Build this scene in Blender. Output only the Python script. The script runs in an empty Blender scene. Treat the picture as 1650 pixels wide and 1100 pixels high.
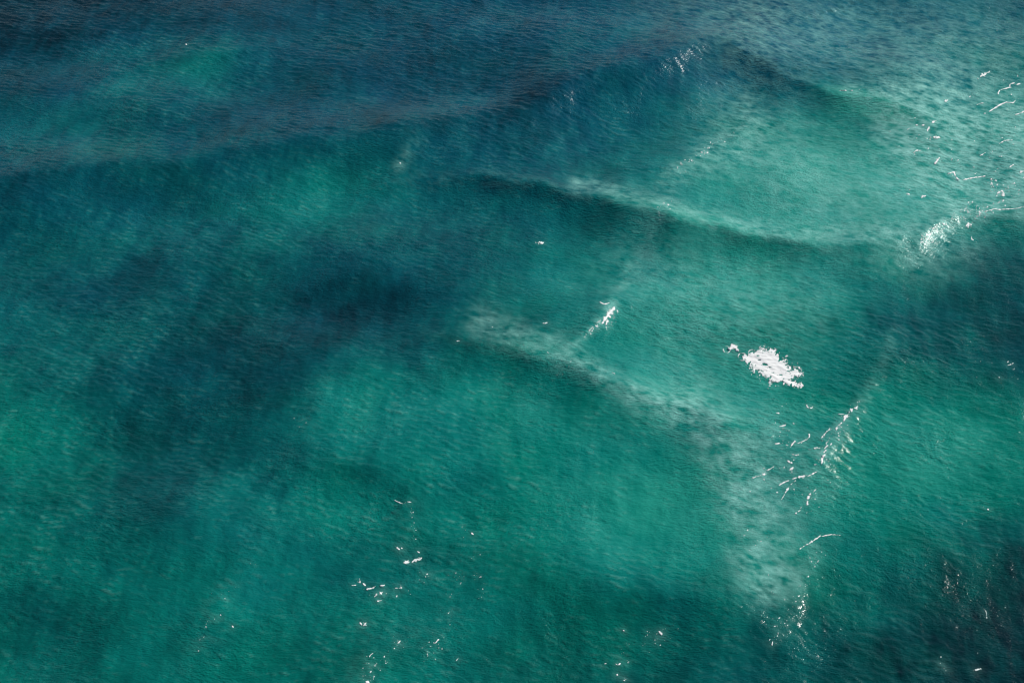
# Open sea seen obliquely from a high cliff: crossing swells, wind ripples, drifting foam.
import bpy, math, numpy as np

sc = bpy.context.scene

# ------------------------------------------------------------------ camera
CAM_H, PITCH, LENS = 100.0, math.radians(40.0), 60.0
cam_d = bpy.data.cameras.new("camera"); cam_d.lens = LENS; cam_d.sensor_width = 36.0
cam_d.clip_start = 1.0; cam_d.clip_end = 60000.0
cam = bpy.data.objects.new("camera", cam_d); sc.collection.objects.link(cam)
cam.location = (0, 0, CAM_H); cam.rotation_euler = (math.pi/2 - PITCH, 0, 0)
sc.camera = cam

# ------------------------------------------------------------------ sky and sun
SUN_EL, SUN_AZ = math.radians(32), math.radians(59)     # azimuth measured from +Y (away from camera) towards +X
w = bpy.data.worlds.new("World"); sc.world = w; w.use_nodes = True
wn = w.node_tree; bg = wn.nodes["Background"]
sky = wn.nodes.new("ShaderNodeTexSky"); sky.sky_type = 'NISHITA'; sky.sun_disc = False
sky.sun_elevation = SUN_EL; sky.sun_rotation = SUN_AZ
sky.air_density = 1.0; sky.dust_density = 0.2; sky.ozone_density = 2.0
wn.links.new(sky.outputs[0], bg.inputs[0]); bg.inputs[1].default_value = 0.055
sun_d = bpy.data.lights.new("sun", 'SUN'); sun_d.energy = 5.0; sun_d.angle = math.radians(0.53)
sun_d.color = (1.0, 0.95, 0.88)
sun = bpy.data.objects.new("sun", sun_d); sc.collection.objects.link(sun)
sun.rotation_euler = (math.pi/2 - SUN_EL, 0, -SUN_AZ + math.pi)
sun.location = (0, 0, 300)
sc.cycles.filter_width = 1.1
vs = sc.view_settings
vs.view_transform = 'Standard'; vs.look = 'None'; vs.exposure = 0.2; vs.gamma = 1.0; vs.use_curve_mapping = False

# ------------------------------------------------------------------ ground survey helpers
FPX = 1650.0 * LENS / 36.0
cp, sp = math.cos(PITCH), math.sin(PITCH)
def ray(u, v):
    """direction towards a survey mark, given on a 1650 x 1100 sighting grid"""
    a = (np.asarray(u, float) - 825.0) / FPX; b = (550.0 - np.asarray(v, float)) / FPX
    return a, cp + b * sp, -sp + b * cp
def ground(u, v, z=0.0):
    dx, dy, dz = ray(u, v); t = (z - CAM_H) / dz
    return dx * t, dy * t

# ------------------------------------------------------------------ sea: grids
X0, X1, Y0, Y1 = -80.0, 80.0, 66.0, 204.0
NX, NY = 1280, 920
gx = X0 + (np.arange(NX)) * (X1 - X0) / NX
gy = Y0 + (np.arange(NY)) * (Y1 - Y0) / NY
DX, DY = gx[1] - gx[0], gy[1] - gy[0]

# coarse grid for the slow fields, upsampled with Catmull-Rom weights
CS = 0.5
cx = np.arange(X0 - 2, X1 + 2.01, CS); cy = np.arange(Y0 - 2, Y1 + 2.01, CS)
CX, CY = np.meshgrid(cx, cy)
def cr_matrix(x, c0, n):
    f = (x - c0) / CS; i = np.floor(f).astype(int); t = f - i
    W = np.zeros((len(x), n)); r = np.arange(len(x))
    ws = [(-t + 2*t**2 - t**3)/2, (2 - 5*t**2 + 3*t**3)/2, (t + 4*t**2 - 3*t**3)/2, (-t**2 + t**3)/2]
    for k, wt in enumerate(ws):
        np.add.at(W, (r, np.clip(i + k - 1, 0, n - 1)), wt)
    return W
WX = cr_matrix(gx, cx[0], len(cx)); WY = cr_matrix(gy, cy[0], len(cy))
def up(c): return WY @ c @ WX.T

rng = np.random.default_rng(7)
KX = 2*np.pi*np.fft.fftfreq(NX, DX)[None, :]; KY = 2*np.pi*np.fft.fftfreq(NY, DY)[:, None]
KK = np.sqrt(KX**2 + KY**2); KK[0, 0] = 1e9
def spectral(amp, seed):
    r = np.random.default_rng(seed).standard_normal((NY, NX))
    f = np.fft.ifft2(np.fft.fft2(r) * amp).real
    return f / f.std()
def cloud(l_big, l_small, power, seed, ax=1.0, ay=1.0, ang=0.0):
    """band-limited 1/f noise, optionally stretched"""
    ca, sa = math.cos(ang), math.sin(ang)
    k = np.sqrt(((KX*ca + KY*sa) * ax)**2 + ((-KX*sa + KY*ca) * ay)**2); k[0, 0] = 1e9
    return spectral(k**(-power) * np.exp(-(2*np.pi/l_big/k)**2) * np.exp(-(k*l_small/2/np.pi)**2), seed)

# ------------------------------------------------------------------ swell crests (survey marks)
def seg_dist(px, py, pts, A, L):
    """signed distance to a polyline (positive on the far side) with interpolated amplitude"""
    best = np.full(px.shape, 1e9); sgn = np.zeros(px.shape); amp = np.zeros(px.shape)
    n = len(pts)
    for i in range(n - 1):
        (ax, ay), (bx, by) = pts[i], pts[i + 1]
        ex, ey = bx - ax, by - ay; l2 = ex*ex + ey*ey
        t = np.clip(((px - ax)*ex + (py - ay)*ey) / l2, 0, 1)
        qx, qy = px - ax - t*ex, py - ay - t*ey
        d = np.hypot(qx, qy); m = d < best
        best = np.where(m, d, best); sgn = np.where(m, np.sign(ex*qy - ey*qx), sgn)
        amp = np.where(m, A[i]*(1 - t) + A[i + 1]*t, amp)
    return best * sgn, amp
def smooth_line(pts, n=6):
    p = np.array(pts, float); p = np.vstack([2*p[0] - p[1], p, 2*p[-1] - p[-2]]); out = []
    for i in range(1, len(p) - 2):
        for k in range(n):
            t = k / n
            out.append(0.5*((2*p[i]) + (-p[i-1] + p[i+1])*t + (2*p[i-1] - 5*p[i] + 4*p[i+1] - p[i+2])*t*t + (-p[i-1] + 3*p[i] - 3*p[i+1] + p[i+2])*t**3))
    out.append(p[-2]); return np.array(out)
# (points left to right as u, v, height), front length, back length
CRESTS = [
    ([(-200,330,.5),(0,286,.55),(200,262,.6),(420,236,.6),(650,205,.6),(830,165,.65),(960,118,.85),(1080,76,.95),(1160,62,.55),(1260,40,.1)], 5.0, 9.0),
    ([(1120,60,.05),(1200,92,.5),(1290,128,.55),(1370,146,.75),(1440,158,.6),(1500,192,.3),(1560,240,.0)], 2.4, 6.0),
    ([(560,300,.0),(680,284,.5),(800,286,.75),(920,300,.9),(1010,322,.9),(1090,346,1.0),(1180,368,.95),(1290,384,.8),(1400,384,.6),(1480,372,.3),(1560,350,.0)], 2.6, 6.0),
    ([(640,560,.0),(730,540,.4),(810,548,.6),(890,570,.8),(950,592,.75),(1030,632,.65),(1110,660,.5),(1180,690,.3),(1240,720,.0)], 2.4, 5.5),
    ([(240,520,.0),(330,490,.2),(440,462,.3),(560,452,.3),(680,468,.2),(760,500,.0)], 4.0, 6.0),
    ([(420,800,.0),(500,755,.4),(570,742,.5),(640,760,.3),(720,800,.0)], 2.6, 5.0),
    ([(900,1000,.0),(980,965,.4),(1080,960,.55),(1180,975,.4),(1300,985,.0)], 3.0, 5.0),
    ([(60,130,.0),(200,104,.3),(330,88,.6),(400,80,.3),(480,66,.0)], 3.0, 6.0),
    # crossing train, running up to the right
    ([(1040,330,.0),(1080,290,.4),(1110,258,.6),(1150,232,.6),(1200,195,.5),(1216,160,.0)], 1.8, 3.5),
    ([(880,590,.0),(925,553,.5),(960,520,.8),(985,490,.7),(1010,455,.0)], 1.6, 3.0),
    ([(1460,430,.0),(1490,385,.6),(1530,352,.8),(1580,338,.8),(1650,330,.8),(1760,310,.5)], 1.9, 3.6),
    ([(1290,800,.0),(1320,740,.6),(1345,700,.7),(1382,655,.6),(1420,600,.2),(1440,540,.0)], 1.6, 3.2),
    ([(640,320,.0),(650,262,.35),(665,235,.3),(690,205,.0)], 1.6, 3.0),
    ([(560,420,.0),(585,370,.2),(620,300,.2),(640,270,.0)], 1.6, 3.0),
    ([(1220,1060,.0),(1250,1020,.35),(1285,955,.4),(1310,915,.2),(1330,880,.0)], 1.6, 3.0),
    ([(540,1150,.3),(590,1080,.35),(640,1035,.35),(700,1000,.2),(740,950,.0)], 1.8, 3.2),
    ([(300,1060,.2),(325,1010,.35),(350,960,.35),(400,890,.25),(440,830,.0)], 1.8, 3.2),
    ([(470,760,.0),(490,690,.3),(505,640,.3),(530,590,.0)], 1.8, 3.2),
    ([(650,900,.0),(662,850,.25),(660,812,.3),(640,806,.0)], 1.6, 2.6),
]
swell = np.zeros(CX.shape); crest = np.zeros(CX.shape)
for ci, (marks, lf, lb) in enumerate(CRESTS):
    RD = (1.5 if ci == 0 else 0.65) if ci < 8 else 0.7; GA = (2.2 if ci == 0 else 1.5 if ci == 2 else 1.3 if ci == 3 else 1.1) if ci < 8 else 0.62
    m = smooth_line(marks); wx, wy = ground(m[:, 0], m[:, 1], GA*np.maximum(m[:, 2], 0))
    pts = np.column_stack([wx, wy])
    if pts[0, 0] > pts[-1, 0]: pts = pts[::-1]; m = m[::-1]
    d, a = seg_dist(CX, CY, pts, np.maximum(m[:, 2], 0), 0)
    # ragged crest line
    d = d + 0.5*np.sin(CX*0.31 + CY*0.17) + 0.3*np.sin(CX*0.83 - CY*0.61 + 1.3)
    L = np.where(d < 0, lf, lb)
    prof = np.exp(-(np.sqrt(d*d + RD*RD) - RD) / L * 1.25) * (1 - 0.25*np.exp(-(d/0.6)**2)*0)
    trough = -0.28*np.exp(-((d + 2.2*lf)/(1.3*lf))**2)
    swell += GA*a*(prof + trough)
    crest = np.maximum(crest, (0.0 if ci in (0, 4, 5, 6, 7) else 1.0)*np.clip(a, 0, 1)*np.exp(-(d/1.1)**2))
# long low background swell, two crossing trains
for kx, ky, amp, ph in [(.05,.30,.16,.3),(-.09,.36,.12,2.1),(.22,.24,.10,4.0),(.30,-.12,.10,1.1),(.46,-.10,.06,3.3),(.12,.52,.06,5.0),(.75,-.05,.03,.7)]:
    swell += amp*np.sin(kx*CX + ky*CY + ph + 0.6*np.sin(.05*CX + .04*CY*(1 + ky)))
H = up(swell); CREST = np.clip(up(crest), 0, 1)

# ------------------------------------------------------------------ wind waves
def wind(l_peak, l_min, ang, spread, power, seed):
    """directional wave spectrum; ang = travel direction of the waves"""
    th = np.arctan2(KY, KX) - ang
    dirn = np.abs(np.cos(th))**spread + 0.06
    a = KK**(-power) * dirn * np.exp(-(2*np.pi/l_peak/KK)**2) * np.exp(-(KK*l_min/2/np.pi)**2)
    return spectral(a, seed)
gust = cloud(60, 4, 1.6, 11)
gust = np.clip(1 + 0.30*gust + 0.22*cloud(6, 0.8, 1.4, 12, 1.4, 0.7), 0.35, 1.5)
w1 = wind(0.85, 0.24, math.radians(-112), 4, 1.9, 21)      # main wind sea, towards the camera
w2 = wind(2.6, 0.6, math.radians(-120), 5, 2.1, 22)
w3 = wind(3.0, 0.6, math.radians(-8), 9, 2.2, 23)         # short cross sea
H_SLOW = up(swell) + 0.03*w2*0
w2 = 1.9*np.tanh(w2/1.9); w3 = 1.9*np.tanh(w3/1.9); w1 = 2.0*np.tanh(w1/2.0); w1 = w1 + 0.12*(w1*w1 - 1)          # sharper crests, flatter troughs
sgy, sgx = np.gradient(H_SLOW, DY, DX)                       # wave faces turned from the wind are smoother
lee = np.clip((sgx*math.sin(SUN_AZ) + sgy*math.cos(SUN_AZ))/0.30, 0, 1)
calm = 1 - 0.65*lee
H = H + calm*(0.022*w1*gust + 0.020*w2*gust + 0.016*w3)

# ------------------------------------------------------------------ water body colour: tone, blueness, milk with painted sheen
U = np.arange(0, 1651, 150); V = np.arange(0, 1101, 110)
LIGHT = np.array([  # tone of the water body; top-left and bottom-right vignette painted in
 [.01,.06,.12,.18,.22,.25,.28,.30,.30,.40,.42,.35],
 [.12,.24,.32,.26,.20,.20,.22,.28,.30,.40,.45,.50],
 [.30,.30,.25,.22,.25,.25,.25,.35,.55,.60,.65,.75],
 [.20,.30,.35,.40,.45,.30,.35,.55,.75,.80,.75,.65],
 [.35,.30,.30,.22,.18,.22,.38,.55,.65,.60,.40,.10],
 [.38,.28,.20,.16,.18,.28,.50,.60,.65,.52,.22,.08],
 [.45,.32,.16,.20,.52,.56,.50,.70,.65,.48,.50,.42],
 [.40,.35,.25,.35,.50,.45,.50,.60,.75,.60,.65,.55],
 [.35,.35,.30,.40,.35,.40,.50,.55,.60,.50,.35,.15],
 [.30,.35,.40,.45,.40,.45,.40,.35,.40,.30,.15,.05],
 [.28,.35,.42,.42,.42,.40,.30,.20,.20,.15,.08,.02]])
BLUE = np.array([
 [.95,.9,.9,.9,.9,.9,.95,.95,1,1,.9,.7],
 [.85,.7,.62,.75,.9,.9,.9,.9,.9,.8,.6,.4],
 [.7,.6,.7,.8,.8,.8,.8,.6,.3,.2,.2,.2],
 [.7,.6,.5,.45,.45,.6,.5,.3,.2,.15,.2,.35],
 [.5,.5,.5,.5,.55,.6,.5,.3,.2,.2,.3,.4],
 [.4,.4,.45,.5,.55,.4,.2,.2,.1,.2,.3,.35],
 [.15,.3,.5,.5,.2,.2,.2,.1,.1,.1,.1,.1],
 [.1,.2,.4,.3,.2,.1,.1,.1,.1,.1,.0,.0],
 [.1,.2,.3,.3,.2,.1,.1,.1,.1,.1,.1,.2],
 [.1,.15,.2,.2,.15,.1,.1,.1,.1,.15,.2,.3],
 [.1,.1,.1,.1,.1,.1,.1,.2,.2,.2,.3,.35]])
uu, vv = np.meshgrid(U, V)
sx, sy = ground(uu.ravel(), vv.ravel())
def rbf(vals):
    num = np.zeros(CX.shape); den = np.zeros(CX.shape)
    for x, y, val in zip(sx, sy, vals.ravel()):
        g = np.exp(-(((CX - x)/7.2)**2 + ((CY - y)/8.2)**2)) + 1e-5*np.exp(-np.hypot(CX - x, CY - y)/12.0) + 1e-12
        num += g*val; den += g
    return num/den
LIGHT_C = rbf(LIGHT); BLUE_C = rbf(BLUE)
# finer lighter and darker patches of water: (u, v, ru, rv, angle degrees, change of light, change of blue)
PATCH = [
 (330,108,55,20,-12,.10,-.25),(230,135,120,24,-14,.06,-.1),(90,210,120,28,-12,.06,-.1),
 (560,285,110,34,-16,.12,-.2),(430,320,120,30,-10,.05,-.1),
 (1000,105,110,22,-18,-.12,.05),(860,170,90,22,-18,-.1,.1),
 (1392,168,70,14,18,.40,-.5),(1450,190,60,20,25,-.1,-.1),  # first patch: glow of the backlit wave face, painted into the tone
 (1080,356,100,14,16,.10,-.2),(1230,398,130,18,8,-.05,-.1),(1300,260,150,60,18,.08,-.1),  # first patch: light through the thin crest, painted as greener water
 (860,590,120,26,24,.05,-.1),(1010,680,110,30,26,-.06,-.05),
 (440,540,190,46,-14,-.06,.05),(300,640,90,40,-40,-.02,.03),(640,500,90,34,10,-.05,.05),
 (60,700,80,70,0,.08,-.1),(150,480,120,40,-10,-.08,.1),(330,370,150,30,-6,.05,0),
 (540,650,110,60,-20,.08,-.1),(600,770,70,26,20,-.12,0),(1560,500,120,60,10,-.06,.05),
 (1530,690,120,60,10,.05,-.1),(1500,770,130,30,14,.06,-.1),(1600,960,130,80,-30,-.08,0),(1180,980,160,40,6,-.08,0),
 (900,450,150,80,0,.07,-.1),(1150,480,170,90,10,.09,0),(1350,320,160,80,14,.07,0),(1500,770,170,80,10,.09,0),(600,660,120,70,-10,.07,0),
 (760,1000,120,60,0,.05,0),(1000,90,150,50,-12,.08,0),(1400,60,200,60,0,.07,.1),(200,770,110,60,0,-.05,0),(300,300,140,40,-8,-.05,0),(1650,1100,200,120,-30,-.02,0),(1060,850,160,90,0,.04,0),
 (700,900,60,40,0,-.08,0),(830,910,60,40,20,-.05,0),(1420,530,70,60,-20,-.05,.05),
]
for u, v, ru, rv, an, dl, db in PATCH:
    x, y = ground(u, v); sxm = float(np.hypot(x, np.hypot(y, CAM_H)))/FPX
    # local metres from sighting units
    ex, ey = ground(u + 1, v); fx, fy = ground(u, v - 1)
    du = (CX - x)/(ex - x); dv = -((CY - y)/(fy - y)); du = du + dv*(fx - x)/(ex - x)
    ca, sa = math.cos(math.radians(an)), math.sin(math.radians(an))
    a, b = du*ca + dv*sa, -du*sa + dv*ca
    g = np.exp(-((a/ru)**2 + (b/rv)**2)); LIGHT_C += dl*g; BLUE_C += db*g
LIGHT_F = up(LIGHT_C); BLUE_F = np.clip(up(BLUE_C), 0, 1)
mott = cloud(14, 0.8, 1.5, 31, 1.0, 1.35); streak = cloud(9, 0.4, 1.2, 32, 0.55, 1.7); mott2 = cloud(40, 3, 1.7, 33)
LIGHT_F = LIGHT_F + 0.030*mott + 0.024*streak + 0.025*mott2
BLUE_F = np.clip(BLUE_F + 0.05*cloud(25, 2, 1.6, 34), 0, 1)

# bubble plumes, pale crest bands, and sky sheen painted as pale water: (points, width in sighting units, strength)
PLUMES_SHEEN = [
 ([(915,578),(950,595),(1000,622),(1060,648),(1110,660)], 17, .55),
 ([(1020,640),(1060,652),(1110,668)], 20, .45),
 ([(1110,650),(1160,700),(1200,735),(1225,775),(1200,820)], 40, .62),
 ([(1150,690),(1180,770),(1230,830),(1240,880),(1235,935)], 34, .5),
 ([(1200,900),(1235,935),(1270,930)], 28, .5),
 ([(1240,700),(1290,740),(1300,790)], 40, .25),
 ([(780,522),(830,540),(900,562)], 24, .45),
 ([(930,296),(1010,312),(1090,336),(1180,358),(1290,376),(1400,374),(1480,380)], 13, .5),
 ([(1370,140),(1430,146),(1490,150),(1540,165)], 12, .65),
 ([(1480,170),(1550,180),(1640,200)], 55, 1.15),
 ([(1500,230),(1580,240),(1660,250)], 58, 1.1),
 ([(1440,200),(1480,230),(1500,270)], 38, .45),
 ([(1540,300),(1600,290),(1660,290)], 46, 1.0),
 ([(1480,400),(1520,360),(1580,335),(1650,320)], 26, .6),
 ([(1440,410),(1500,420),(1560,400)], 34, .25),
 ([(1200,170),(1215,215),(1180,250),(1100,280)], 16, .25),
 ([(1200,220),(1300,290),(1430,340)], 75, .42),
 ([(930,550),(960,525),(988,490)], 8, .3),
 ([(1050,430),(1150,480),(1260,500)], 75, .22),
 ([(1100,560),(1180,540)], 60, .12),
 ([(990,485),(1030,410),(1062,345),(1095,275)], 9, .2),
 ([(1385,655),(1420,590),(1440,535)], 9, .15),
 ([(1060,300),(1090,270),(1140,240),(1200,205)], 9, .35),
 ([(1310,760),(1340,700),(1385,655)], 10, .25),
 ([(640,270),(655,250),(668,240)], 9, .25),
 ([(1380,145),(1400,142)], 6, .4),
 ([(1190,800),(1250,850),(1300,880)], 30, .25),
 ([(1230,40),(1400,60),(1600,80)], 75, .36),  # this and the next: upper-right sky and sun sheen painted pale
 ([(1080,20),(1200,40)], 55, .14),
]
MILK_SHEEN_C = np.zeros(CX.shape)
FX_u = None
yc, zc = CY, 0.0
HC = CAM_H - swell; depth_c = CY*cp + HC*sp
CU = 825 + FPX*CX/depth_c; CV = 550 - FPX*(CY*sp - HC*cp)/depth_c     # sighting coordinates of the coarse grid
for pts, wd, st in PLUMES_SHEEN:
    p = smooth_line(pts, 4); best = np.full(CX.shape, 1e9)
    for i in range(len(p) - 1):
        e = p[i+1] - p[i]; l2 = max((e**2).sum(), 1e-6)
        t = np.clip(((CU - p[i,0])*e[0] + (CV - p[i,1])*e[1])/l2, 0, 1)
        best = np.minimum(best, np.hypot(CU - p[i,0] - t*e[0], CV - p[i,1] - t*e[1]))
    MILK_SHEEN_C = MILK_SHEEN_C + st*np.exp(-(best/wd)**2)
MILK_SHEEN_C = 1 - np.exp(-MILK_SHEEN_C*1.1)
wisp = cloud(5, 0.3, 1.2, 41, 1.5, 0.7, math.radians(-24)); lace = 1 - np.abs(cloud(3.2, 0.3, 1.25, 42, 1.3, .8, math.radians(-24)))*1.2
MILK_SHEEN = up(MILK_SHEEN_C); clump = cloud(6, 0.4, 1.35, 43, 1.15, 0.9, math.radians(-24))
MILK_SHEEN = np.clip(MILK_SHEEN*(0.50 + 0.18*wisp + 0.12*lace + 0.17*clump), 0, 1)
tops = np.clip(w1*gust - 0.35, 0, 1.7)*np.clip(0.55 + 0.55*streak + 0.35*mott, 0, 2.2)  # pale ripple glints and foam specks painted into the water colour
MILK_SHEEN = np.clip(MILK_SHEEN + 0.05*tops*np.clip(0.15 + 1.5*LIGHT_F, 0.2, 1.1), 0, 1)
MILK_SHEEN = np.clip(MILK_SHEEN + 0.06*CREST*np.clip(0.5 + wisp, 0, 2), 0, 1)

# ------------------------------------------------------------------ sea mesh: dense where it is seen, running on to the horizon
far = np.geomspace(1.0, 30000.0, 26)
fx = np.concatenate([(gx[0] - far)[::-1], gx, gx[-1] + far]); fy = np.concatenate([(gy[0] - far)[::-1], gy, gy[-1] + far])
n0 = len(far)
ix = np.clip(np.arange(len(fx)) - n0, 0, NX - 1); iy = np.clip(np.arange(len(fy)) - n0, 0, NY - 1)
def spread(a, fade=None):
    o = a[np.ix_(iy, ix)]
    if fade is not None:
        dxo = np.maximum(np.maximum(gx[0] - fx, fx - gx[-1]), 0)[None, :]; dyo = np.maximum(np.maximum(gy[0] - fy, fy - gy[-1]), 0)[:, None]
        k = np.exp(-np.maximum(dxo, dyo)/25.0); o = o*k + fade*(1 - k)
    return o
FZ = spread(H, 0.0); FXX, FYY = np.meshgrid(fx, fy)
ny, nx = FZ.shape
co = np.empty((ny*nx, 3), np.float32); co[:, 0] = FXX.ravel(); co[:, 1] = FYY.ravel(); co[:, 2] = FZ.ravel()
idx = np.arange(ny*nx, dtype=np.int32).reshape(ny, nx)
quads = np.stack([idx[:-1, :-1], idx[:-1, 1:], idx[1:, 1:], idx[1:, :-1]], -1).reshape(-1, 4)
me = bpy.data.meshes.new("sea")
me.vertices.add(len(co)); me.vertices.foreach_set("co", co.ravel())
me.loops.add(quads.size); me.loops.foreach_set("vertex_index", quads.ravel())
me.polygons.add(len(quads)); me.polygons.foreach_set("loop_start", np.arange(0, quads.size, 4, dtype=np.int32))
me.update(calc_edges=True); me.polygons.foreach_set("use_smooth", np.ones(len(quads), bool))
HB = H_SLOW + 0.38*(H - H_SLOW)
gyy, gxx = np.gradient(HB, DY, DX)
nrm = np.stack([-spread(gxx, 0.0), -spread(gyy, 0.0), np.ones((ny, nx))], -1); nrm /= np.linalg.norm(nrm, axis=-1, keepdims=True)
at = me.attributes.new("body_normal", 'FLOAT_VECTOR', 'POINT'); at.data.foreach_set("vector", nrm.astype(np.float32).ravel())
for nm, arr, fd in (("body_tone", LIGHT_F, .3), ("blue", BLUE_F, .5), ("bubbles_sheen", MILK_SHEEN, 0.0)):  # the milk layer holds bubbles plus painted sheen and ripple glints
    at = me.attributes.new(nm, 'FLOAT', 'POINT'); at.data.foreach_set("value", spread(arr, fd).astype(np.float32).ravel())
sea = bpy.data.objects.new("sea", me); sc.collection.objects.link(sea)
sea["kind"] = "structure"; sea["label"] = "green and blue open sea with crossing swells and wind ripples"

# ------------------------------------------------------------------ materials
def lin(c): return tuple(((x/255)/12.92 if x/255 <= .04045 else ((x/255 + .055)/1.055)**2.4) for x in c) + (1,)
class NT:
    def __init__(s, name):
        s.m = bpy.data.materials.new(name); s.m.use_nodes = True; s.t = s.m.node_tree
        s.b = s.t.nodes["Principled BSDF"]
    def n(s, k, **kw):
        o = s.t.nodes.new(k)
        for a, b in kw.items(): setattr(o, a, b)
        return o
    def l(s, a, b): s.t.links.new(a, b)
W = NT("sea_water")
def attr(nm): a = W.n("ShaderNodeAttribute"); a.attribute_name = nm; return a.outputs["Fac"]
def ramp(fac, stops):
    r = W.n("ShaderNodeValToRGB"); W.l(fac, r.inputs[0]); e = r.color_ramp.elements
    while len(e) < len(stops): e.new(0.5)
    for el, (p, c) in zip(e, stops): el.position = p; el.color = c
    return r.outputs[0]
GREEN = [(0.0, (.000,.015,.018,1)), (.25, (.000,.077,.062,1)), (.5, (.000,.168,.126,1)), (.75, (.016,.262,.200,1)), (1.0, (.07,.36,.30,1))]
BLUEC = [(0.0, (.000,.017,.028,1)), (.25, (.000,.056,.096,1)), (.5, (.004,.114,.156,1)), (.75, (.02,.20,.215,1)), (1.0, (.06,.30,.31,1))]
mix = W.n("ShaderNodeMix", data_type='RGBA'); W.l(attr("blue"), mix.inputs[0])
W.l(ramp(attr("body_tone"), GREEN), mix.inputs[6]); W.l(ramp(attr("body_tone"), BLUEC), mix.inputs[7])
mix2 = W.n("ShaderNodeMix", data_type='RGBA'); W.l(attr("bubbles_sheen"), mix2.inputs[0]); W.l(mix.outputs[2], mix2.inputs[6]); mix2.inputs[7].default_value = (.24,.54,.48,1)
# light scattered back from inside the water is soft (it enters over metres), so it follows the swell more than the ripples;
# the mirror layer follows every ripple
df = W.n("ShaderNodeBsdfDiffuse"); W.l(mix2.outputs[2], df.inputs["Color"])
bn = W.n("ShaderNodeAttribute"); bn.attribute_name = "body_normal"; 
gl = W.n("ShaderNodeBsdfAnisotropic"); gl.distribution = 'MULTI_GGX'; gl.inputs["Roughness"].default_value = 0.2; gl.inputs["Color"].default_value = (1,1,1,1)
fz = W.n("ShaderNodeFresnel"); fz.inputs["IOR"].default_value = 1.333
ms = W.n("ShaderNodeMixShader"); W.l(fz.outputs[0], ms.inputs[0]); W.l(df.outputs[0], ms.inputs[1]); W.l(gl.outputs[0], ms.inputs[2])
W.l(ms.outputs[0], W.t.nodes["Material Output"].inputs["Surface"]); W.t.nodes.remove(W.b)
tc = W.n("ShaderNodeTexCoord")
# crests swing slowly in direction: bend the coordinates before stretching them
bend = W.n("ShaderNodeTexNoise"); bend.inputs["Scale"].default_value = .035; bend.inputs["Detail"].default_value = 1; W.l(tc.outputs["Object"], bend.inputs["Vector"])
bs = W.n("ShaderNodeVectorMath", operation='MULTIPLY_ADD'); W.l(bend.outputs["Color"], bs.inputs[0]); bs.inputs[1].default_value = (10, 10, 0); W.l(tc.outputs["Object"], bs.inputs[2])
def chop(rot, scale, detail, rough):
    mp = W.n("ShaderNodeMapping"); mp.inputs["Scale"].default_value = scale; mp.inputs["Rotation"].default_value = (0, 0, math.radians(rot))
    W.l(bs.outputs[0], mp.inputs[0])
    nz = W.n("ShaderNodeTexNoise"); nz.inputs["Scale"].default_value = 1.0; nz.inputs["Detail"].default_value = detail; nz.inputs["Roughness"].default_value = rough
    W.l(mp.outputs[0], nz.inputs["Vector"]); return nz.outputs["Fac"]
c1 = chop(26, (1.9, 3.6, 1), 3, .65); c2 = chop(-4, (4.2, 7.2, 1), 2, .6)
ad = W.n("ShaderNodeMath", operation='MULTIPLY_ADD'); W.l(c2, ad.inputs[0]); ad.inputs[1].default_value = .55; W.l(c1, ad.inputs[2])
gu_ = W.n("ShaderNodeTexNoise"); gu_.inputs["Scale"].default_value = .16; gu_.inputs["Detail"].default_value = 4; W.l(tc.outputs["Object"], gu_.inputs["Vector"])
gr = W.n("ShaderNodeMapRange"); W.l(gu_.outputs["Fac"], gr.inputs[0]); gr.inputs[1].default_value = .3; gr.inputs[2].default_value = .7; gr.inputs[3].default_value = .55; gr.inputs[4].default_value = 1.45
hh = W.n("ShaderNodeMath", operation='MULTIPLY'); W.l(ad.outputs[0], hh.inputs[0]); W.l(gr.outputs[0], hh.inputs[1])
bp = W.n("ShaderNodeBump"); bp.inputs["Strength"].default_value = 1.0; bp.inputs["Distance"].default_value = 0.062
W.l(hh.outputs[0], bp.inputs["Height"]); W.l(bp.outputs[0], gl.inputs["Normal"]); W.l(bp.outputs[0], fz.inputs["Normal"])
bd = W.n("ShaderNodeBump"); bd.inputs["Strength"].default_value = 1.0; bd.inputs["Distance"].default_value = 0.08
W.l(hh.outputs[0], bd.inputs["Height"]); W.l(bn.outputs["Vector"], bd.inputs["Normal"]); W.l(bd.outputs[0], df.inputs["Normal"])
me.materials.append(W.m)

F = NT("sea_foam")
th = F.n("ShaderNodeAttribute"); th.attribute_name = "thickness"
fr = F.n("ShaderNodeMix", data_type='RGBA'); F.l(th.outputs["Fac"], fr.inputs[0]); fr.inputs[6].default_value = (.55,.78,.74,1); fr.inputs[7].default_value = (.82,.83,.82,1)
# thin foam lets the water show through
fa = F.n("ShaderNodeTexCoord"); fan = F.n("ShaderNodeTexNoise"); fan.inputs["Scale"].default_value = 5.0; fan.inputs["Detail"].default_value = 3; F.l(fa.outputs["Object"], fan.inputs["Vector"])
fm = F.n("ShaderNodeMath", operation='MULTIPLY_ADD'); F.l(th.outputs["Fac"], fm.inputs[0]); fm.inputs[1].default_value = 1.2; F.l(fan.outputs["Fac"], fm.inputs[2])
fs = F.n("ShaderNodeMath", operation='SUBTRACT', use_clamp=True); F.l(fm.outputs[0], fs.inputs[0]); fs.inputs[1].default_value = .45
F.l(fs.outputs[0], F.b.inputs["Alpha"])
F.l(fr.outputs[2], F.b.inputs["Base Color"]); F.b.inputs["Roughness"].default_value = .7; F.b.inputs["IOR"].default_value = 1.2
ft = F.n("ShaderNodeTexCoord"); fn = F.n("ShaderNodeTexNoise"); fn.inputs["Scale"].default_value = 6; fn.inputs["Detail"].default_value = 4
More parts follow.
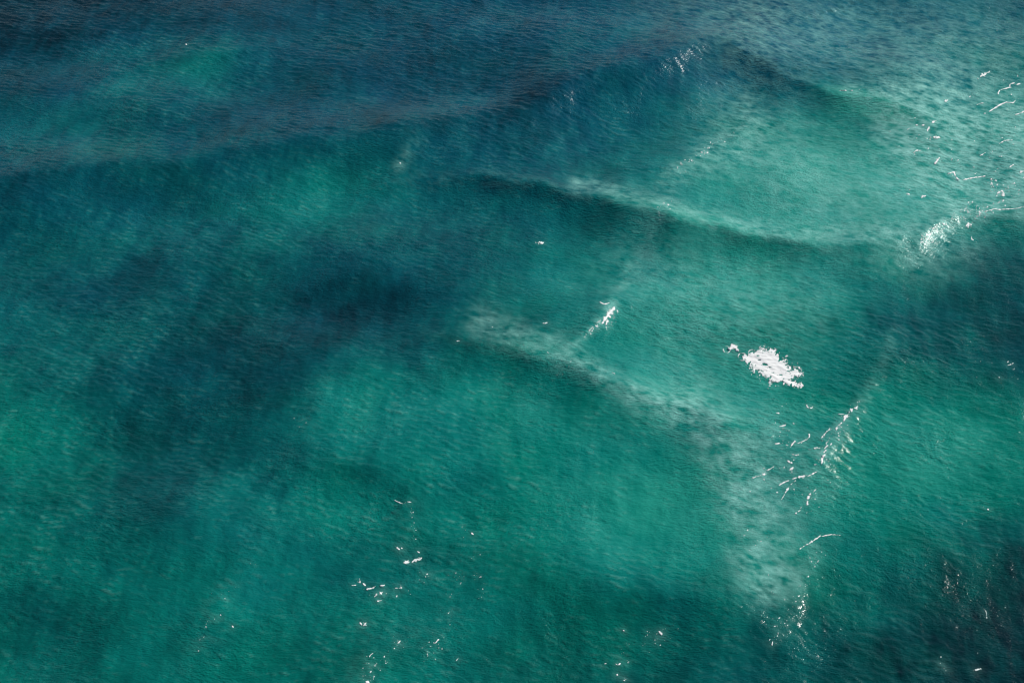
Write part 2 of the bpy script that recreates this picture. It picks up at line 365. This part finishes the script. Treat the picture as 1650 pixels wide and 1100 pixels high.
F.l(ft.outputs["Object"], fn.inputs["Vector"]); fb = F.n("ShaderNodeBump"); fb.inputs["Distance"].default_value = .03; fb.inputs["Strength"].default_value = .6
F.l(fn.outputs[0], fb.inputs["Height"]); fg = F.n("ShaderNodeVectorMath", operation='MULTIPLY_ADD'); F.l(fb.outputs[0], fg.inputs[0]); fg.inputs[1].default_value = (.45, .45, .45); fg.inputs[2].default_value = (0, 0, .55)
fgn = F.n("ShaderNodeVectorMath", operation='NORMALIZE'); F.l(fg.outputs[0], fgn.inputs[0]); F.l(fgn.outputs[0], F.b.inputs["Normal"])
FOAM = F.m

# ------------------------------------------------------------------ foam builder
def surf(x, y):
    fx_ = np.clip((x - X0)/DX, 0, NX - 1.001); fy_ = np.clip((y - Y0)/DY, 0, NY - 1.001)
    i = fx_.astype(int); j = fy_.astype(int); a = fx_ - i; b = fy_ - j
    return (H[j, i]*(1-a) + H[j, i+1]*a)*(1-b) + (H[j+1, i]*(1-a) + H[j+1, i+1]*a)*b
def on_sea(u, v):
    z = np.zeros(np.shape(u))
    for _ in range(6):
        x, y = ground(u, v, z); z = surf(x, y)
    return x, y, z
def hsh(i, j, s):
    n = (i*374761393 + j*668265263 + s*1274126177) & 0xFFFFFFFF
    n = ((n ^ (n >> 13))*1274126177) & 0xFFFFFFFF
    return ((n ^ (n >> 16)) & 0xFFFF)/65535.0
def vnoise(x, y, s):
    i = np.floor(x).astype(np.int64); j = np.floor(y).astype(np.int64); a = x - i; b = y - j
    a = a*a*(3 - 2*a); b = b*b*(3 - 2*b)
    return (hsh(i, j, s)*(1-a) + hsh(i+1, j, s)*a)*(1-b) + (hsh(i, j+1, s)*(1-a) + hsh(i+1, j+1, s)*a)*b
def fbm(x, y, s):
    return (vnoise(x, y, s)*.5 + vnoise(x*2.1, y*2.1, s+1)*.3 + vnoise(x*4.3, y*4.3, s+2)*.2 - .5)*2
def poly_mesh(name, us, vs, f, gain):
    """marching squares on a field sampled on sighting coordinates; returns a domed foam mesh lying on the sea"""
    ny_, nx_ = f.shape; verts = []; faces = []; key = {}
    def vert(k, u, v, h):
        if k not in key: key[k] = len(verts); verts.append((u, v, h))
        return key[k]
    ins = f > 0
    act = ins[:-1,:-1] | ins[1:,:-1] | ins[:-1,1:] | ins[1:,1:]
    for j, i in zip(*np.nonzero(act)):
        c = [(j, i), (j, i+1), (j+1, i+1), (j+1, i)]; poly = []
        for k in range(4):
            (ja, ia), (jb, ib) = c[k], c[(k+1) % 4]; fa, fb_ = f[ja, ia], f[jb, ib]
            if fa > 0: poly.append(vert((ja, ia), us[ia], vs[ja], fa))
            if (fa > 0) != (fb_ > 0):
                t = fa/(fa - fb_); kk = (min((ja, ia), (jb, ib)), max((ja, ia), (jb, ib)))
                poly.append(vert(kk, us[ia] + (us[ib]-us[ia])*t, vs[ja] + (vs[jb]-vs[ja])*t, 0.0))
        if len(poly) >= 3: faces.append(poly[::-1])
    if not faces: return None
    A = np.array(verts); x, y, z = on_sea(A[:, 0], A[:, 1])
    lift = np.where(A[:, 2] > 0, 0.012 + 0.02*np.sqrt(np.clip(A[:, 2]*gain, 0, 1)), 0.008)
    org = np.array([x.mean(), y.mean(), z.mean()])
    P = np.column_stack([x, y, z + lift]) - org; T = np.clip(0.04 + A[:, 2]*gain*1.15, 0, 1)
    # connected pieces
    par = list(range(len(P)))
    def find(a):
        while par[a] != a: par[a] = par[par[a]]; a = par[a]
        return a
    for fc in faces:
        r0 = find(fc[0])
        for q in fc[1:]: par[find(q)] = r0
    comps = {}
    for fc in faces: comps.setdefault(find(fc[0]), []).append(fc)
    comps = sorted(comps.values(), key=len, reverse=True)
    def build(fcs):
        ids = sorted({q for fc in fcs for q in fc}); mp_ = {q: k for k, q in enumerate(ids)}
        m = bpy.data.meshes.new(name); m.from_pydata(P[ids].tolist(), [], [[mp_[q] for q in fc] for fc in fcs])
        m.polygons.foreach_set("use_smooth", np.ones(len(m.polygons), bool))
        at = m.attributes.new("thickness", 'FLOAT', 'POINT'); at.data.foreach_set("value", T[ids].astype(np.float32))
        m.materials.append(FOAM); return m
    big = [c for c in comps if len(c) >= 16] or comps[:1]
    small = [fc for c in comps[len(big):] for fc in c]
    return [build(c) for c in big], (build(small) if small else None), org
HALO = np.zeros((NY, NX))
def halo(u, v, rad, amt):
    """air stirred into the water under and around foam"""
    x, y, _ = on_sea(np.atleast_1d(np.asarray(u, float)), np.atleast_1d(np.asarray(v, float)))
    for a, b in zip(x, y):
        i0, i1 = int((a - 3*rad - X0)/DX), int((a + 3*rad - X0)/DX) + 1; j0, j1 = int((b - 3*rad - Y0)/DY), int((b + 3*rad - Y0)/DY) + 1
        i0, j0 = max(i0, 0), max(j0, 0); i1, j1 = min(i1, NX), min(j1, NY)
        if i1 <= i0 or j1 <= j0: continue
        g = np.exp(-((gx[i0:i1][None, :] - a)**2 + ((gy[j0:j1][:, None] - b)/1.2)**2)/rad**2)
        HALO[j0:j1, i0:i1] += amt*g
seed_n = [100]
def field_stroke(gu, gv, pts, wd, s, rag, scale, extra_raft=False):
    p = np.array(pts, float)
    if len(p) > 2: p = smooth_line(p, 4)
    best = np.full(gu.shape, 1e9); tt = np.zeros(gu.shape)
    if len(p) == 1:
        best = np.hypot(gu - p[0,0], (gv - p[0,1])*1.15)
    else:
        cum = 0; tot = np.hypot(*np.diff(p, axis=0).T).sum()
        for i in range(len(p) - 1):
            e = p[i+1] - p[i]; l = max(np.hypot(*e), 1e-6)
            t = np.clip(((gu - p[i,0])*e[0] + (gv - p[i,1])*e[1])/l/l, 0, 1)
            d = np.hypot(gu - p[i,0] - t*e[0], gv - p[i,1] - t*e[1]); m = d < best
            best = np.where(m, d, best); tt = np.where(m, (cum + t*l)/tot, tt); cum += l
        arc = vnoise(tt*tot/3.0 + s*.37, np.zeros_like(tt) + s*1.7, s + 9); wd = wd*(0.25 + 1.25*arc)*(0.5 + 0.75*np.sin(np.pi*np.clip(tt*0.92 + .04, 0, 1))**.7)
    n = fbm(gu/scale, gv/scale, s)
    n2 = np.abs(fbm(gu/scale*1.9 + 7.7, gv/scale*1.9, s + 40))
    return 1 - best/(wd*(0.82 if extra_raft else .74)) + rag*(1.15*n - 0.9*np.clip(0.30 - n2, 0, 1)*(best < wd*3))
def foam(name, label, strokes, rag=1.0, scale=2.5, group=None, cat="foam", kind=None, step=.75, extra=None):
    """strokes: (points, half width) in sighting coordinates, or (points, half width, raggedness)"""
    seed_n[0] += 7; s = seed_n[0]
    allp = np.array([q for st in strokes for q in st[0]], float); mw = max(st[1] for st in strokes)*2.2 + 3
    us = np.arange(allp[:, 0].min() - mw, allp[:, 0].max() + mw, step); vs_ = np.arange(allp[:, 1].min() - mw, allp[:, 1].max() + mw, step)
    gu, gv = np.meshgrid(us, vs_); f = np.full(gu.shape, -1e9)
    for k, st in enumerate(strokes):
        f = np.maximum(f, field_stroke(gu, gv, st[0], st[1], s + 3*k, st[2] if len(st) > 2 else rag, scale, extra is not None))
    if extra is not None: f = extra(f, gu, gv, s)
    for st in strokes:
        q = np.array(st[0], float); q = smooth_line(q, 5) if len(q) > 1 else q
        halo(q[:, 0] + 1.0, q[:, 1] + 0.5, 0.30 + 0.05*st[1], (.30/len(q) if len(q) > 12 else .10/len(q))*min(1.0, st[1]/2.0))
    r = poly_mesh(name, us, vs_, f, 2.2 if extra is not None else 1.0)
    if r is None: print("EMPTY FOAM", label); return None
    pieces, crumbs, org = r
    if len(pieces) == 1 and crumbs is None:
        o = bpy.data.objects.new(name, pieces[0]); sc.collection.objects.link(o)
    else:
        o = bpy.data.objects.new(name, None); o.empty_display_size = .3; sc.collection.objects.link(o)
        for m in pieces:
            c = bpy.data.objects.new("foam_scrap", m); sc.collection.objects.link(c); c.parent = o
        if crumbs is not None:
            c = bpy.data.objects.new("foam_crumbs", crumbs); sc.collection.objects.link(c); c.parent = o; c["kind"] = "stuff"
    o.location = org
    o["label"] = label; o["category"] = cat
    if group: o["group"] = group
    if kind: o["kind"] = kind
    return o
def flecks(label, pts, wd, count, size=1.3, seed=1):
    """a drift of specks too small to count, scattered along a crest"""
    r = np.random.default_rng(seed); p = smooth_line(pts, 6); st = []
    for _ in range(int(count*.75)):
        i = r.integers(len(p) - 1); t = r.random(); c = p[i]*(1-t) + p[i+1]*t
        c = c + r.normal(0, wd, 2); sz = size*(0.3 + 0.95*r.random()**3)
        a = r.normal(-0.8, 0.7); l = sz*r.random()*2.2
        st.append(([tuple(c), (c[0] + l*math.cos(a), c[1] + l*math.sin(a))], sz))
    V_, Fc, T = [], [], []
    for pts_, sz in st:
        # one low irregular dome per fleck
        (u0, v0), (u1, v1) = pts_; n = 7; base = len(V_); ang0 = r.random()*6.28
        V_.append(((u0+u1)/2, (v0+v1)/2, .012)); T.append(1.0 if r.random() < .4 else .3)
        for k in range(n):
            a = ang0 + 2*math.pi*k/n; rad = sz*(0.65 + 0.6*r.random())
            e = (u1, v1) if math.cos(a)*(u1-u0) + math.sin(a)*(v1-v0) > 0 else (u0, v0)
            V_.append((e[0] + rad*math.cos(a), e[1] + rad*math.sin(a), 0.0)); T.append(.3)
        for k in range(n): Fc.append((base, base + 1 + (k+1) % n, base + 1 + k))
    for pts_, sz in st: halo(pts_[0][0], pts_[0][1], .26, .05*sz)
    A = np.array(V_); x, y, z = on_sea(A[:, 0], A[:, 1]); org = np.array([x.mean(), y.mean(), z.mean()])
    m = bpy.data.meshes.new("foam_flecks"); m.from_pydata((np.column_stack([x, y, z + .01 + A[:, 2]]) - org).tolist(), [], Fc)
    m.polygons.foreach_set("use_smooth", np.ones(len(m.polygons), bool))
    at = m.attributes.new("thickness", 'FLOAT', 'POINT'); at.data.foreach_set("value", np.array(T, np.float32))
    m.materials.append(FOAM)
    o = bpy.data.objects.new("foam_flecks", m); sc.collection.objects.link(o); o.location = org
    o["kind"] = "stuff"; o["label"] = label; o["category"] = "foam flecks"
    return o

# ------------------------------------------------------------------ the big foam raft, with burst-bubble rings
def rings(f, gu, gv, s):
    r = np.random.default_rng(5)
    f = f + np.where(f > -.6, .28, 0); brk = fbm(gu/2.6, gv/2.6, 900); f0 = f.copy()
    for k in range(90):
        c = np.array([1186 + r.random()*108, 0]); c[1] = 566 + (c[0] - 1186)*0.46 + r.normal(0, 13)
        R = 1.8 + 4.5*r.random()**2; d = np.hypot(gu - c[0], (gv - c[1])*1.25)
        on = (f0 > -0.75) & (brk > -0.25)
        rim = 0.34 - np.abs(d - R)*.5
        f = np.where(on & (rim > 0), np.maximum(f, rim), f)
        if r.random() < .35: f = f - 0.7*np.exp(-(d/(R*.4))**2)
    for (u, v, a, b) in [(1231,586,4,1.8),(1235,588,3,1.2),(1224,580,3.4,.9),(1241,592,3.2,.8),(1221,573,2.0,.9),(1259,604,3,.9),(1270,598,2.6,.8)]:
        f = f - 1.35*np.exp(-(((gu-u)/a)**2 + ((gv-v)/b)**2))
    for (u, v, R) in [(1196,575,6),(1212,569,5.5),(1228,566,4.5),(1242,568,4),(1171,563,5)]:
        d = np.hypot((gu-u)/1.15, gv-v); rim = 0.42 - np.abs(d - R)*.42
        f = np.where(brk > -0.2, np.maximum(f, rim), f)
    f = f - 0.9*np.clip(0.16 - np.abs(fbm(gu/3.6 + 3.1, gv/2.6, 950)), 0, 1)*4*(fbm(gu/9, gv/9, 960) > -.05)
    return f
foam("foam_patch", "largest bright white foam raft, lacy and riddled with bubble rings", [
    ([(1212,574),(1232,584),(1258,600),(1272,606)], 17, .75), ([(1228,572),(1250,584),(1262,594)], 13, .75),
    ([(1220,588),(1240,602),(1252,610)], 9, .9), ([(1196,574),(1212,580)], 6, 1.0), ([(1268,606),(1282,600),(1290,604)], 6, 1.1),
    ([(1262,612),(1276,616),(1292,622)], 4.2, 1.0), ([(1174,562),(1184,559),(1188,564)], 4.6, 1.3)], scale=2.8, step=.75, extra=rings)

# ------------------------------------------------------------------ other foam
foam("foam_crest", "thick white spear of foam on the small breaking crest left of the biggest raft", [([(971,520),(978,510),(989,497)], 5.2, .6), ([(979,502),(983,512)], 3, .8), ([(976,524),(980,515)], 2, 1.2)])
foam("foam_streak", "short flat white bar of foam just above the spear of foam", [([(967,487),(974,490),(982,488)], 1.6, .4)])
foam("foam_patch", "elongated white foam patch, largest of the cluster at lower centre left", [([(652,906),(660,905)], 4, 1.1), ([(664,905),(679,899)], 4, 1.0)])
foam("foam_patch", "small white foam clump, topmost of the cluster at lower centre left", [([(638,882),(644,885)], 3.2, 1.2), ([(647,883)], 1.8, 1)])
foam("foam_fleck", "tiny white sliver of foam just above the elongated lower cluster patch", [([(672,888),(676,890)], 1.6, .3)])
foam("foam_patch", "small three-lobed foam clump right below the elongated cluster patch", [([(686,929)], 2.4, 1), ([(690,928)], 1.8, 1)])
foam("foam_patch", "round frayed foam clump at the right of the loose lower-left lace", [([(646,946)], 3.6, 1.1), ([(637,947),(641,947)], 1.6, .8)])
foam("foam_patch", "paired foam clumps stepping down to the left in the loose lower lace", [([(612,957),(617,953)], 2.6, 1.0), ([(603,961),(607,957)], 2.4, .8)])
foam("foam_patch", "flat frayed foam dab below the paired clumps", [([(608,968),(615,967)], 2.0, 1.0)])
foam("foam_lace", "loose thin lace of foam left of the paired clumps", [([(574,936),(580,938),(579,931)], 1.3, 1.1), ([(567,943),(575,942)], 1.5, .9), ([(585,940),(589,943)], 1.9, 1.0), ([(588,948),(598,948),(605,944)], 1.6, 1.4), ([(613,944),(620,942)], 1.8, .8)])
foam("foam_patch", "two-lobed bright foam knot standing alone below the loose lace", [([(580,1002),(583,1007)], 3.2, .6), ([(586,1007),(590,1003)], 3.4, .7)])
foam("foam_fleck", "bright angled foam tick left of a foam dot near the bottom edge", [([(595,1058),(598,1054),(601,1052)], 1.8, .5), ([(590,1056),(592,1058)], .9, .5)])
foam("foam_fleck", "bright oval foam dot right of the angled tick near the bottom edge", [([(619,1058),(620,1056)], 1.9, .4)])
foam("foam_fleck", "slanting foam dab at the top of the lower-left bottom trail", [([(641,1036),(645,1032)], 2.0, .6)])
foam("foam_fleck", "slanted foam dab standing right of the bottom trail", [([(701,1036),(707,1030)], 1.9, .7)])
foam("foam_fleck", "white foam smudge cut by the bottom edge at lower left centre", [([(590,1098),(595,1099)], 2.2, .9)])
foam("foam_fleck", "thin upright foam slip near the bottom edge right of the slanted dab", [([(735,1064),(739,1059)], 1.2, .6)])
foam("foam_fleck", "bright triangular white foam flake near the bottom centre right", [([(1062,1017),(1066,1021)], 2.6, .2), ([(1065,1019),(1066,1023)], 2.4, .2)])
foam("foam_fleck", "small bright oval foam dot left of the triangular flake", [([(1004,1015),(1006,1016)], 1.7, .2)])
foam("foam_fleck", "pair of pale foam dots between the oval dot and the triangular flake", [([(1043,1017)], 1.4, .3), ([(1043,1022.5)], 1.4, .3)])
foam("foam_fleck", "winged foam tick at the top of the little bottom-edge trail", [([(992,1069),(995,1071)], 1.0, .4), ([(996,1071),(1000,1068)], 1.5, .4)])
foam("foam_fleck", "bright foam dot in the middle of the little bottom-edge trail", [([(993.5,1086),(995,1087)], 1.8, .3)])
foam("foam_fleck", "bright slanted foam dot at the foot of the bottom-edge trail", [([(1005,1096),(1009,1094)], 1.9, .3)])
foam("foam_fleck", "upright pale foam slip below the right-hand scatter of flecks", [([(1245,1033),(1244,1039)], 1.6, .5)])
foam("foam_fleck", "bright slanting white grain of foam alone right of the lower-left cluster", [([(759,858),(763,861)], 1.7, .2)])
foam("foam_fleck", "lone white speck of foam in the dark water at upper left", [([(299,72),(301,72)], 1.5, .4)])
foam("foam_fleck", "lone white speck of foam above the pale green patch at upper centre", [([(644,262.5),(646,263.5)], 1.5, .2)])
foam("foam_fleck", "upper of two lone foam specks at lower left", [([(355,990),(356,991)], 1.6, .2)])
foam("foam_fleck", "lower of two lone foam specks at lower left", [([(374,1008),(376,1010)], 1.5, .2)])
foam("foam_streak", "broken chain of foam dots in the dark bottom right corner", [([(1516,1058)], 1.9, .5), ([(1515,1068)], 1.7, .4), ([(1521,1076)], 1.2, .6), ([(1524,1080)], 1.5, .4)])
foam("foam_patch", "small frayed foam scrap right of the dot chain in the dark corner", [([(1569,1080),(1574,1079),(1580,1077)], 2.6, 1.3)])
foam("foam_streak", "thin upright string of foam in the dark water above the frayed scrap", [([(1585,980),(1589,986),(1590,996)], 1.3, 1.2)])
foam("foam_lace", "faint flat scrap of foam lace alone at the upper middle", [([(863,391),(870,392),(878,390)], 2.1, 1.5)])
foam("foam_streak", "short bright foam bar at the right edge below the dark water", [([(1623,589),(1629,587)], 1.6, .4), ([(1623,584),(1625,582)], .9, .4), ([(1631,586),(1634,584)], .9, .6)])
foam("foam_fleck", "bright foam dot left below the short bar at the right edge", [([(1610,608)], 1.8, .3)])
foam("foam_fleck", "white foam grain in the green water right of the pale plume", [([(1591,820),(1593,821)], 1.6, .3)])
foam("foam_fleck", "small foam dash just above the long oblique swell crest at centre", [([(735,550),(741,549)], 1.1, .5)])
foam("foam_fleck", "foam dash in the pale water left of the spear of foam", [([(875,521),(882,520)], 1.2, .7)])
foam("foam_fleck", "foam dash on the pale side of the crest right of centre", [([(986,600),(991,602)], 1.3, .6)])

# right-of-centre breaking crest and its streaks
foam("foam_ring", "small curled foam ring between the biggest raft and the crest below it", [([(1300,654),(1303,657),(1308,657),(1310,654)], 1.5, .7), ([(1300,653)], 2.0, .6)])
foam("foam_crest", "broken white foam along the small crest right below the biggest raft", [([(1382,655),(1372,660),(1368,665)], 2.6, 1.3), ([(1369,666),(1362,671),(1360,678)], 3.0, 1.2), ([(1356,681),(1349,687),(1348,692)], 2.2, 1.2), ([(1350,697),(1352,702)], 2.8, 1.6), ([(1352,708)], 1.6, .6)])
foam("foam_streak", "short bright foam bar branching left from the breaking small crest", [([(1351,667),(1360,667)], 1.7, .7)])
foam("foam_streak", "grainy upright foam trail left of the breaking small crest", [([(1336,692),(1330,698),(1324,705)], 2.6, 1.6), ([(1325,709),(1324,714)], 1.4, 1.2)])
foam("foam_streak", "chain of bright foam beads below the grainy upright trail", [([(1340,714),(1338,717)], 1.7, .5), ([(1334,717),(1328,723)], 2.2, 1.0), ([(1331,726),(1327,729)], 1.8, .5)])
foam("foam_streak", "pale tapering foam tail at the foot of the bead chain", [([(1330,732),(1325,738),(1324,748)], 2.6, 1.4)])
foam("foam_streak", "curved foam arc opening left beside the dark green hollow", [([(1304,699),(1304,704),(1296,710),(1285,714)], 1.8, .9)])
foam("foam_patch", "frayed foam clump at the left end of the curved arc", [([(1275,718),(1281,711)], 3.6, 1.6)])
foam("foam_lace", "flat foam lace strip between the arc and the bead chain", [([(1305,724),(1313,722),(1321,722)], 2.0, 1.5)])
foam("foam_fleck", "small bright foam dash at the left of the hollow, upper one", [([(1251,665),(1256,666)], 2.3, 1.0)])
foam("foam_streak", "slim foam dash pointing right under the biggest raft's tail", [([(1256,687),(1266,685)], 1.5, .5)])
foam("foam_streak", "slim foam dash left of the curved arc's clump", [([(1249,715),(1256,714)], 1.6, .6)])
foam("foam_streak", "slim white foam dash below the curved arc", [([(1279,734),(1287,732)], 2.0, .9)])
foam("foam_lace", "small lace of foam scraps above the long pale plume streak", [([(1268,742),(1276,746)], 2.0, 1.5), ([(1272,757),(1278,753)], 2.0, 1.3), ([(1256,754)], 1.8, .9)])
foam("foam_streak", "ragged foam streak at the left over the milky plume", [([(1207,771),(1218,768),(1230,764)], 1.6, 1.2), ([(1231,764)], 2.6, 1.3), ([(1236,758),(1247,752)], 2.0, 1.4)])
foam("foam_streak", "long bright oblique foam streak rising right over the milky plume", [([(1255,782),(1265,776),(1271,774)], 1.9, .7), ([(1277,771),(1290,768),(1299,766)], 2.8, 1.2), ([(1300,768),(1310,763),(1319,758)], 1.2, 1.0)])
foam("foam_streak", "thin foam branch dropping left from the long oblique streak", [([(1282,774),(1273,782),(1266,793),(1259,805)], 1.5, 1.2)])
foam("foam_streak", "short grainy foam streak below the long oblique streak", [([(1306,795),(1302,803),(1300,815)], 2.4, 1.6), ([(1310,793),(1316,787)], 1.4, 1.2)])
foam("foam_lace", "faint foam scrap at the foot of the plume streaks", [([(1282,827),(1292,820)], 2.0, 1.5)])
foam("foam_streak", "thin bent foam streak, lowest of those over the plume", [([(1289,884),(1298,878),(1306,874),(1322,863)], 1.7, .9), ([(1324,864),(1338,861),(1354,862)], 1.3, 1.2), ([(1353,862)], 2.2, .8)])
foam("foam_fleck", "small group of foam dots right of the plume streaks", [([(1334,773)], 1.5, .5), ([(1331,777)], 1.2, .5), ([(1338,777)], 1.4, .5)])

# upper right, broken water
foam("foam_streak", "soft slanting foam streak, topmost of the broken upper right water", [([(1576,127),(1583,122),(1594,116)], 2.6, 1.1)])
foam("foam_streak", "hooked foam streak curling near the upper right edge", [([(1608,153),(1610,147),(1615,144)], 1.8, .7), ([(1616,144),(1624,142),(1629,141)], 1.8, .6), ([(1627,140),(1628,136),(1635,134)], 1.8, .5), ([(1638,137),(1644,135)], 1.5, .5)])
foam("foam_streak", "longest clean white foam streak below the hooked one", [([(1594,180),(1602,175),(1612,169),(1622,165)], 1.9, .3), ([(1621,165),(1632,166),(1636,162)], 1.7, .4)])
foam("foam_streak", "foam streak running out of the right edge below the longest streak", [([(1636,185),(1643,183),(1652,179)], 2.0, .6)])
foam("foam_streak", "faint slim foam streak left of the longest streak", [([(1573,170),(1579,167),(1588,166)], 1.1, .8)])
foam("foam_fleck", "foam dot at the left foot of the longest streak", [([(1584,183),(1588,183)], 2.0, 1.0)])
foam("foam_fleck", "foam knot under the hooked streak", [([(1629,154),(1630,152)], 1.9, .8)])
foam("foam_fleck", "bright foam knot by the edge above the hooked streak", [([(1640,121),(1640,124)], 1.7, .6)])
foam("foam_fleck", "bright foam fleck beside the pale crest at upper right", [([(1522,164),(1527,162)], 2.0, 1.1)])
foam("foam_patch", "oval foam patch in the dark pocket at upper right", [([(1506,222),(1517,222)], 3.0, 1.0)])
foam("foam_lace", "loose foam scraps above the dark pocket at upper right", [([(1502,198),(1510,194)], 1.8, .9), ([(1476,202),(1479,202)], 1.7, .9), ([(1485,202),(1489,202)], 1.5, .9), ([(1497,205),(1494,212)], 1.5, 1.1), ([(1462,209),(1466,207)], 1.3, .8)])
foam("foam_patch", "slanting foam patch left below the dark pocket", [([(1471,247),(1477,243),(1483,243)], 2.2, .9)])
foam("foam_patch", "upright slanted foam patch in the middle of the upper right water", [([(1506,264),(1510,259),(1515,254)], 3.4, 1.3)])
foam("foam_streak", "zigzag foam streak dropping right beside the crooked arc", [([(1528,280),(1537,278),(1541,287),(1546,290)], 1.5, 1.0)])
foam("foam_streak", "long shallow foam arc right of the zigzag streak", [([(1552,290),(1566,287),(1575,286),(1587,284)], 1.8, .8)])
foam("foam_patch", "frayed foam clump above the glittering crest at right", [([(1597,290),(1600,300)], 4.0, 1.7)])
foam("foam_patch", "bright frayed foam clump lower right of its twin above the crest", [([(1607,312),(1614,308),(1617,316)], 4.0, 1.5)])
foam("foam_patch", "small foam dab left of the glittering crest", [([(1461,312),(1466,314)], 2.0, .9), ([(1466,306)], 1.2, .6)])
foam("foam_patch", "faint foam dab between the left dab and the crest", [([(1486,318),(1491,316)], 2.2, 1.4)])
foam("foam_streak", "short foam streak at the right edge under the pale water", [([(1626,270),(1633,266)], 2.0, .8)])
foam("foam_streak", "foam dash at the right edge above the glittering crest", [([(1643,278),(1652,275)], 2.0, .8)])
foam("foam_streak", "thin foam curve in the pale water near the right edge", [([(1610,232),(1619,227),(1632,226)], 1.2, 1.0)])
foam("foam_streak", "faint rising foam streak in the middle of the pale right water", [([(1578,252),(1588,246)], 1.3, .9)])
foam("foam_streak", "thin white foam line running to the right edge along the crest", [([(1588,341),(1602,337),(1610,338),(1622,337),(1638,336),(1652,332)], 1.2, .6)])
foam("foam_streak", "bright bent foam stroke at the left end of the right crest", [([(1499,377),(1503,369),(1506,366)], 1.6, .7), ([(1508,364),(1511,362)], 1.5, 1.0)])
foam("foam_patch", "comma-shaped foam patch below the right crest", [([(1565,381),(1567,386),(1573,390)], 2.0, 1.0)])
foam("foam_patch", "soft foam smudge just under the right crest", [([(1556,365),(1565,362)], 3.4, 1.8)])
foam("foam_streak", "thin white foam lip on the green wave face at upper right", [([(1352,146),(1370,146),(1385,145)], 0.8, 1.5)])
foam("foam_streak", "thin broken foam line at the top of the lower-left cluster", [([(634,805),(648,811),(654,809)], .9, .9), ([(656,808),(663,809)], 1.4, .4)])

# ------------------------------------------------------------------ flecks along the crests
flecks("white flecks strewn down the small crest below the spear of foam", [(933,550),(945,537),(958,528),(970,515)], 3.0, 34, 1.5, 1)
flecks("white flecks around the spear of foam", [(972,532),(985,518),(995,500)], 3.6, 26, 1.2, 2)
flecks("glinting white flecks on the short crest at upper centre right", [(1095,272),(1108,260),(1130,246),(1136,240),(1160,228),(1196,203)], 3.6, 54, 1.4, 3)
flecks("white flecks at the top of the long curved crest", [(1060,327),(1064,338),(1062,352),(1076,334),(1082,328)], 2.6, 20, 1.3, 4)
flecks("dense glittering flecks on the breaking crest at the right edge", [(1486,392),(1502,372),(1530,354),(1556,338),(1575,340),(1600,336)], 5.0, 130, 1.3, 5)
flecks("scattered flecks under the crest at the right edge", [(1540,356),(1555,352),(1575,350),(1590,342)], 6.0, 44, 1.3, 6)
flecks("flecks over the frothing water near the right edge", [(1595,285),(1612,308),(1630,315),(1645,300)], 10.0, 60, 1.3, 7)
flecks("flecks around the small breaking crest below the biggest raft", [(1382,655),(1358,680),(1345,705),(1330,725),(1322,748)], 7.0, 80, 1.2, 8)
flecks("flecks over the milky plume between the streaks", [(1240,660),(1265,700),(1270,745),(1240,775),(1290,790),(1300,830)], 14.0, 130, 1.0, 9)
flecks("sparse flecks trailing down below the milky plume", [(1325,880),(1300,930),(1285,960),(1265,1000),(1245,1035)], 8.0, 90, 1.1, 10)
flecks("sparse flecks on the left of the plume's foot", [(1215,840),(1235,900),(1240,945)], 14.0, 30, .9, 11)
flecks("fine flecks down the wave left of lower centre", [(660,808),(666,840),(667,870)], 2.0, 22, .8, 12)
flecks("fine flecks down the lower centre wave", [(745,850),(762,880),(770,930),(775,960)], 5.0, 26, .9, 13)
flecks("fine flecks along the bottom centre trail", [(745,930),(720,980),(705,1030),(690,1060)], 8.0, 50, .9, 14)
flecks("flecks along the lower-left bottom trail", [(650,1025),(615,1060),(595,1080),(600,1098)], 7.0, 50, 1.0, 15)
flecks("fine flecks down the faint crest at lower left", [(410,890),(355,965),(330,1005),(318,1040)], 7.0, 30, .8, 16)
flecks("fine flecks on the pale crest left of centre", [(505,660),(495,680),(480,690)], 6.0, 10, .8, 17)
flecks("sparse flecks among the loose lower-left lace", [(575,935),(610,955),(650,950),(690,930)], 9.0, 24, .8, 18)
flecks("sparse flecks around the triangular flake at the bottom", [(1090,990),(1075,1020),(1040,1030),(1000,1060),(1010,1090)], 9.0, 40, .9, 19)
flecks("sparse flecks in the dark bottom right corner", [(1590,960),(1590,1000),(1540,1060),(1620,1085)], 16.0, 14, .8, 20)
flecks("sparse flecks among the broken streaks at upper right", [(1450,200),(1500,230),(1540,280),(1600,250),(1640,190),(1590,140)], 20.0, 110, 1.1, 21)
flecks("sparse flecks on the long oblique crest at centre", [(780,530),(860,560),(915,580),(905,615)], 9.0, 26, .9, 22)
flecks("sparse flecks in the water near the right edge", [(1560,570),(1600,600),(1640,585),(1590,820)], 10.0, 22, .9, 23)

# ------------------------------------------------------------------ bubbles left by all that foam
MILK_SHEEN = np.clip(MILK_SHEEN + (1 - np.exp(-HALO))*0.8*np.clip(0.75 + 0.35*wisp, 0.2, 1.6), 0, 1)
me.attributes["bubbles_sheen"].data.foreach_set("value", spread(MILK_SHEEN, 0.0).astype(np.float32).ravel())
me.update()
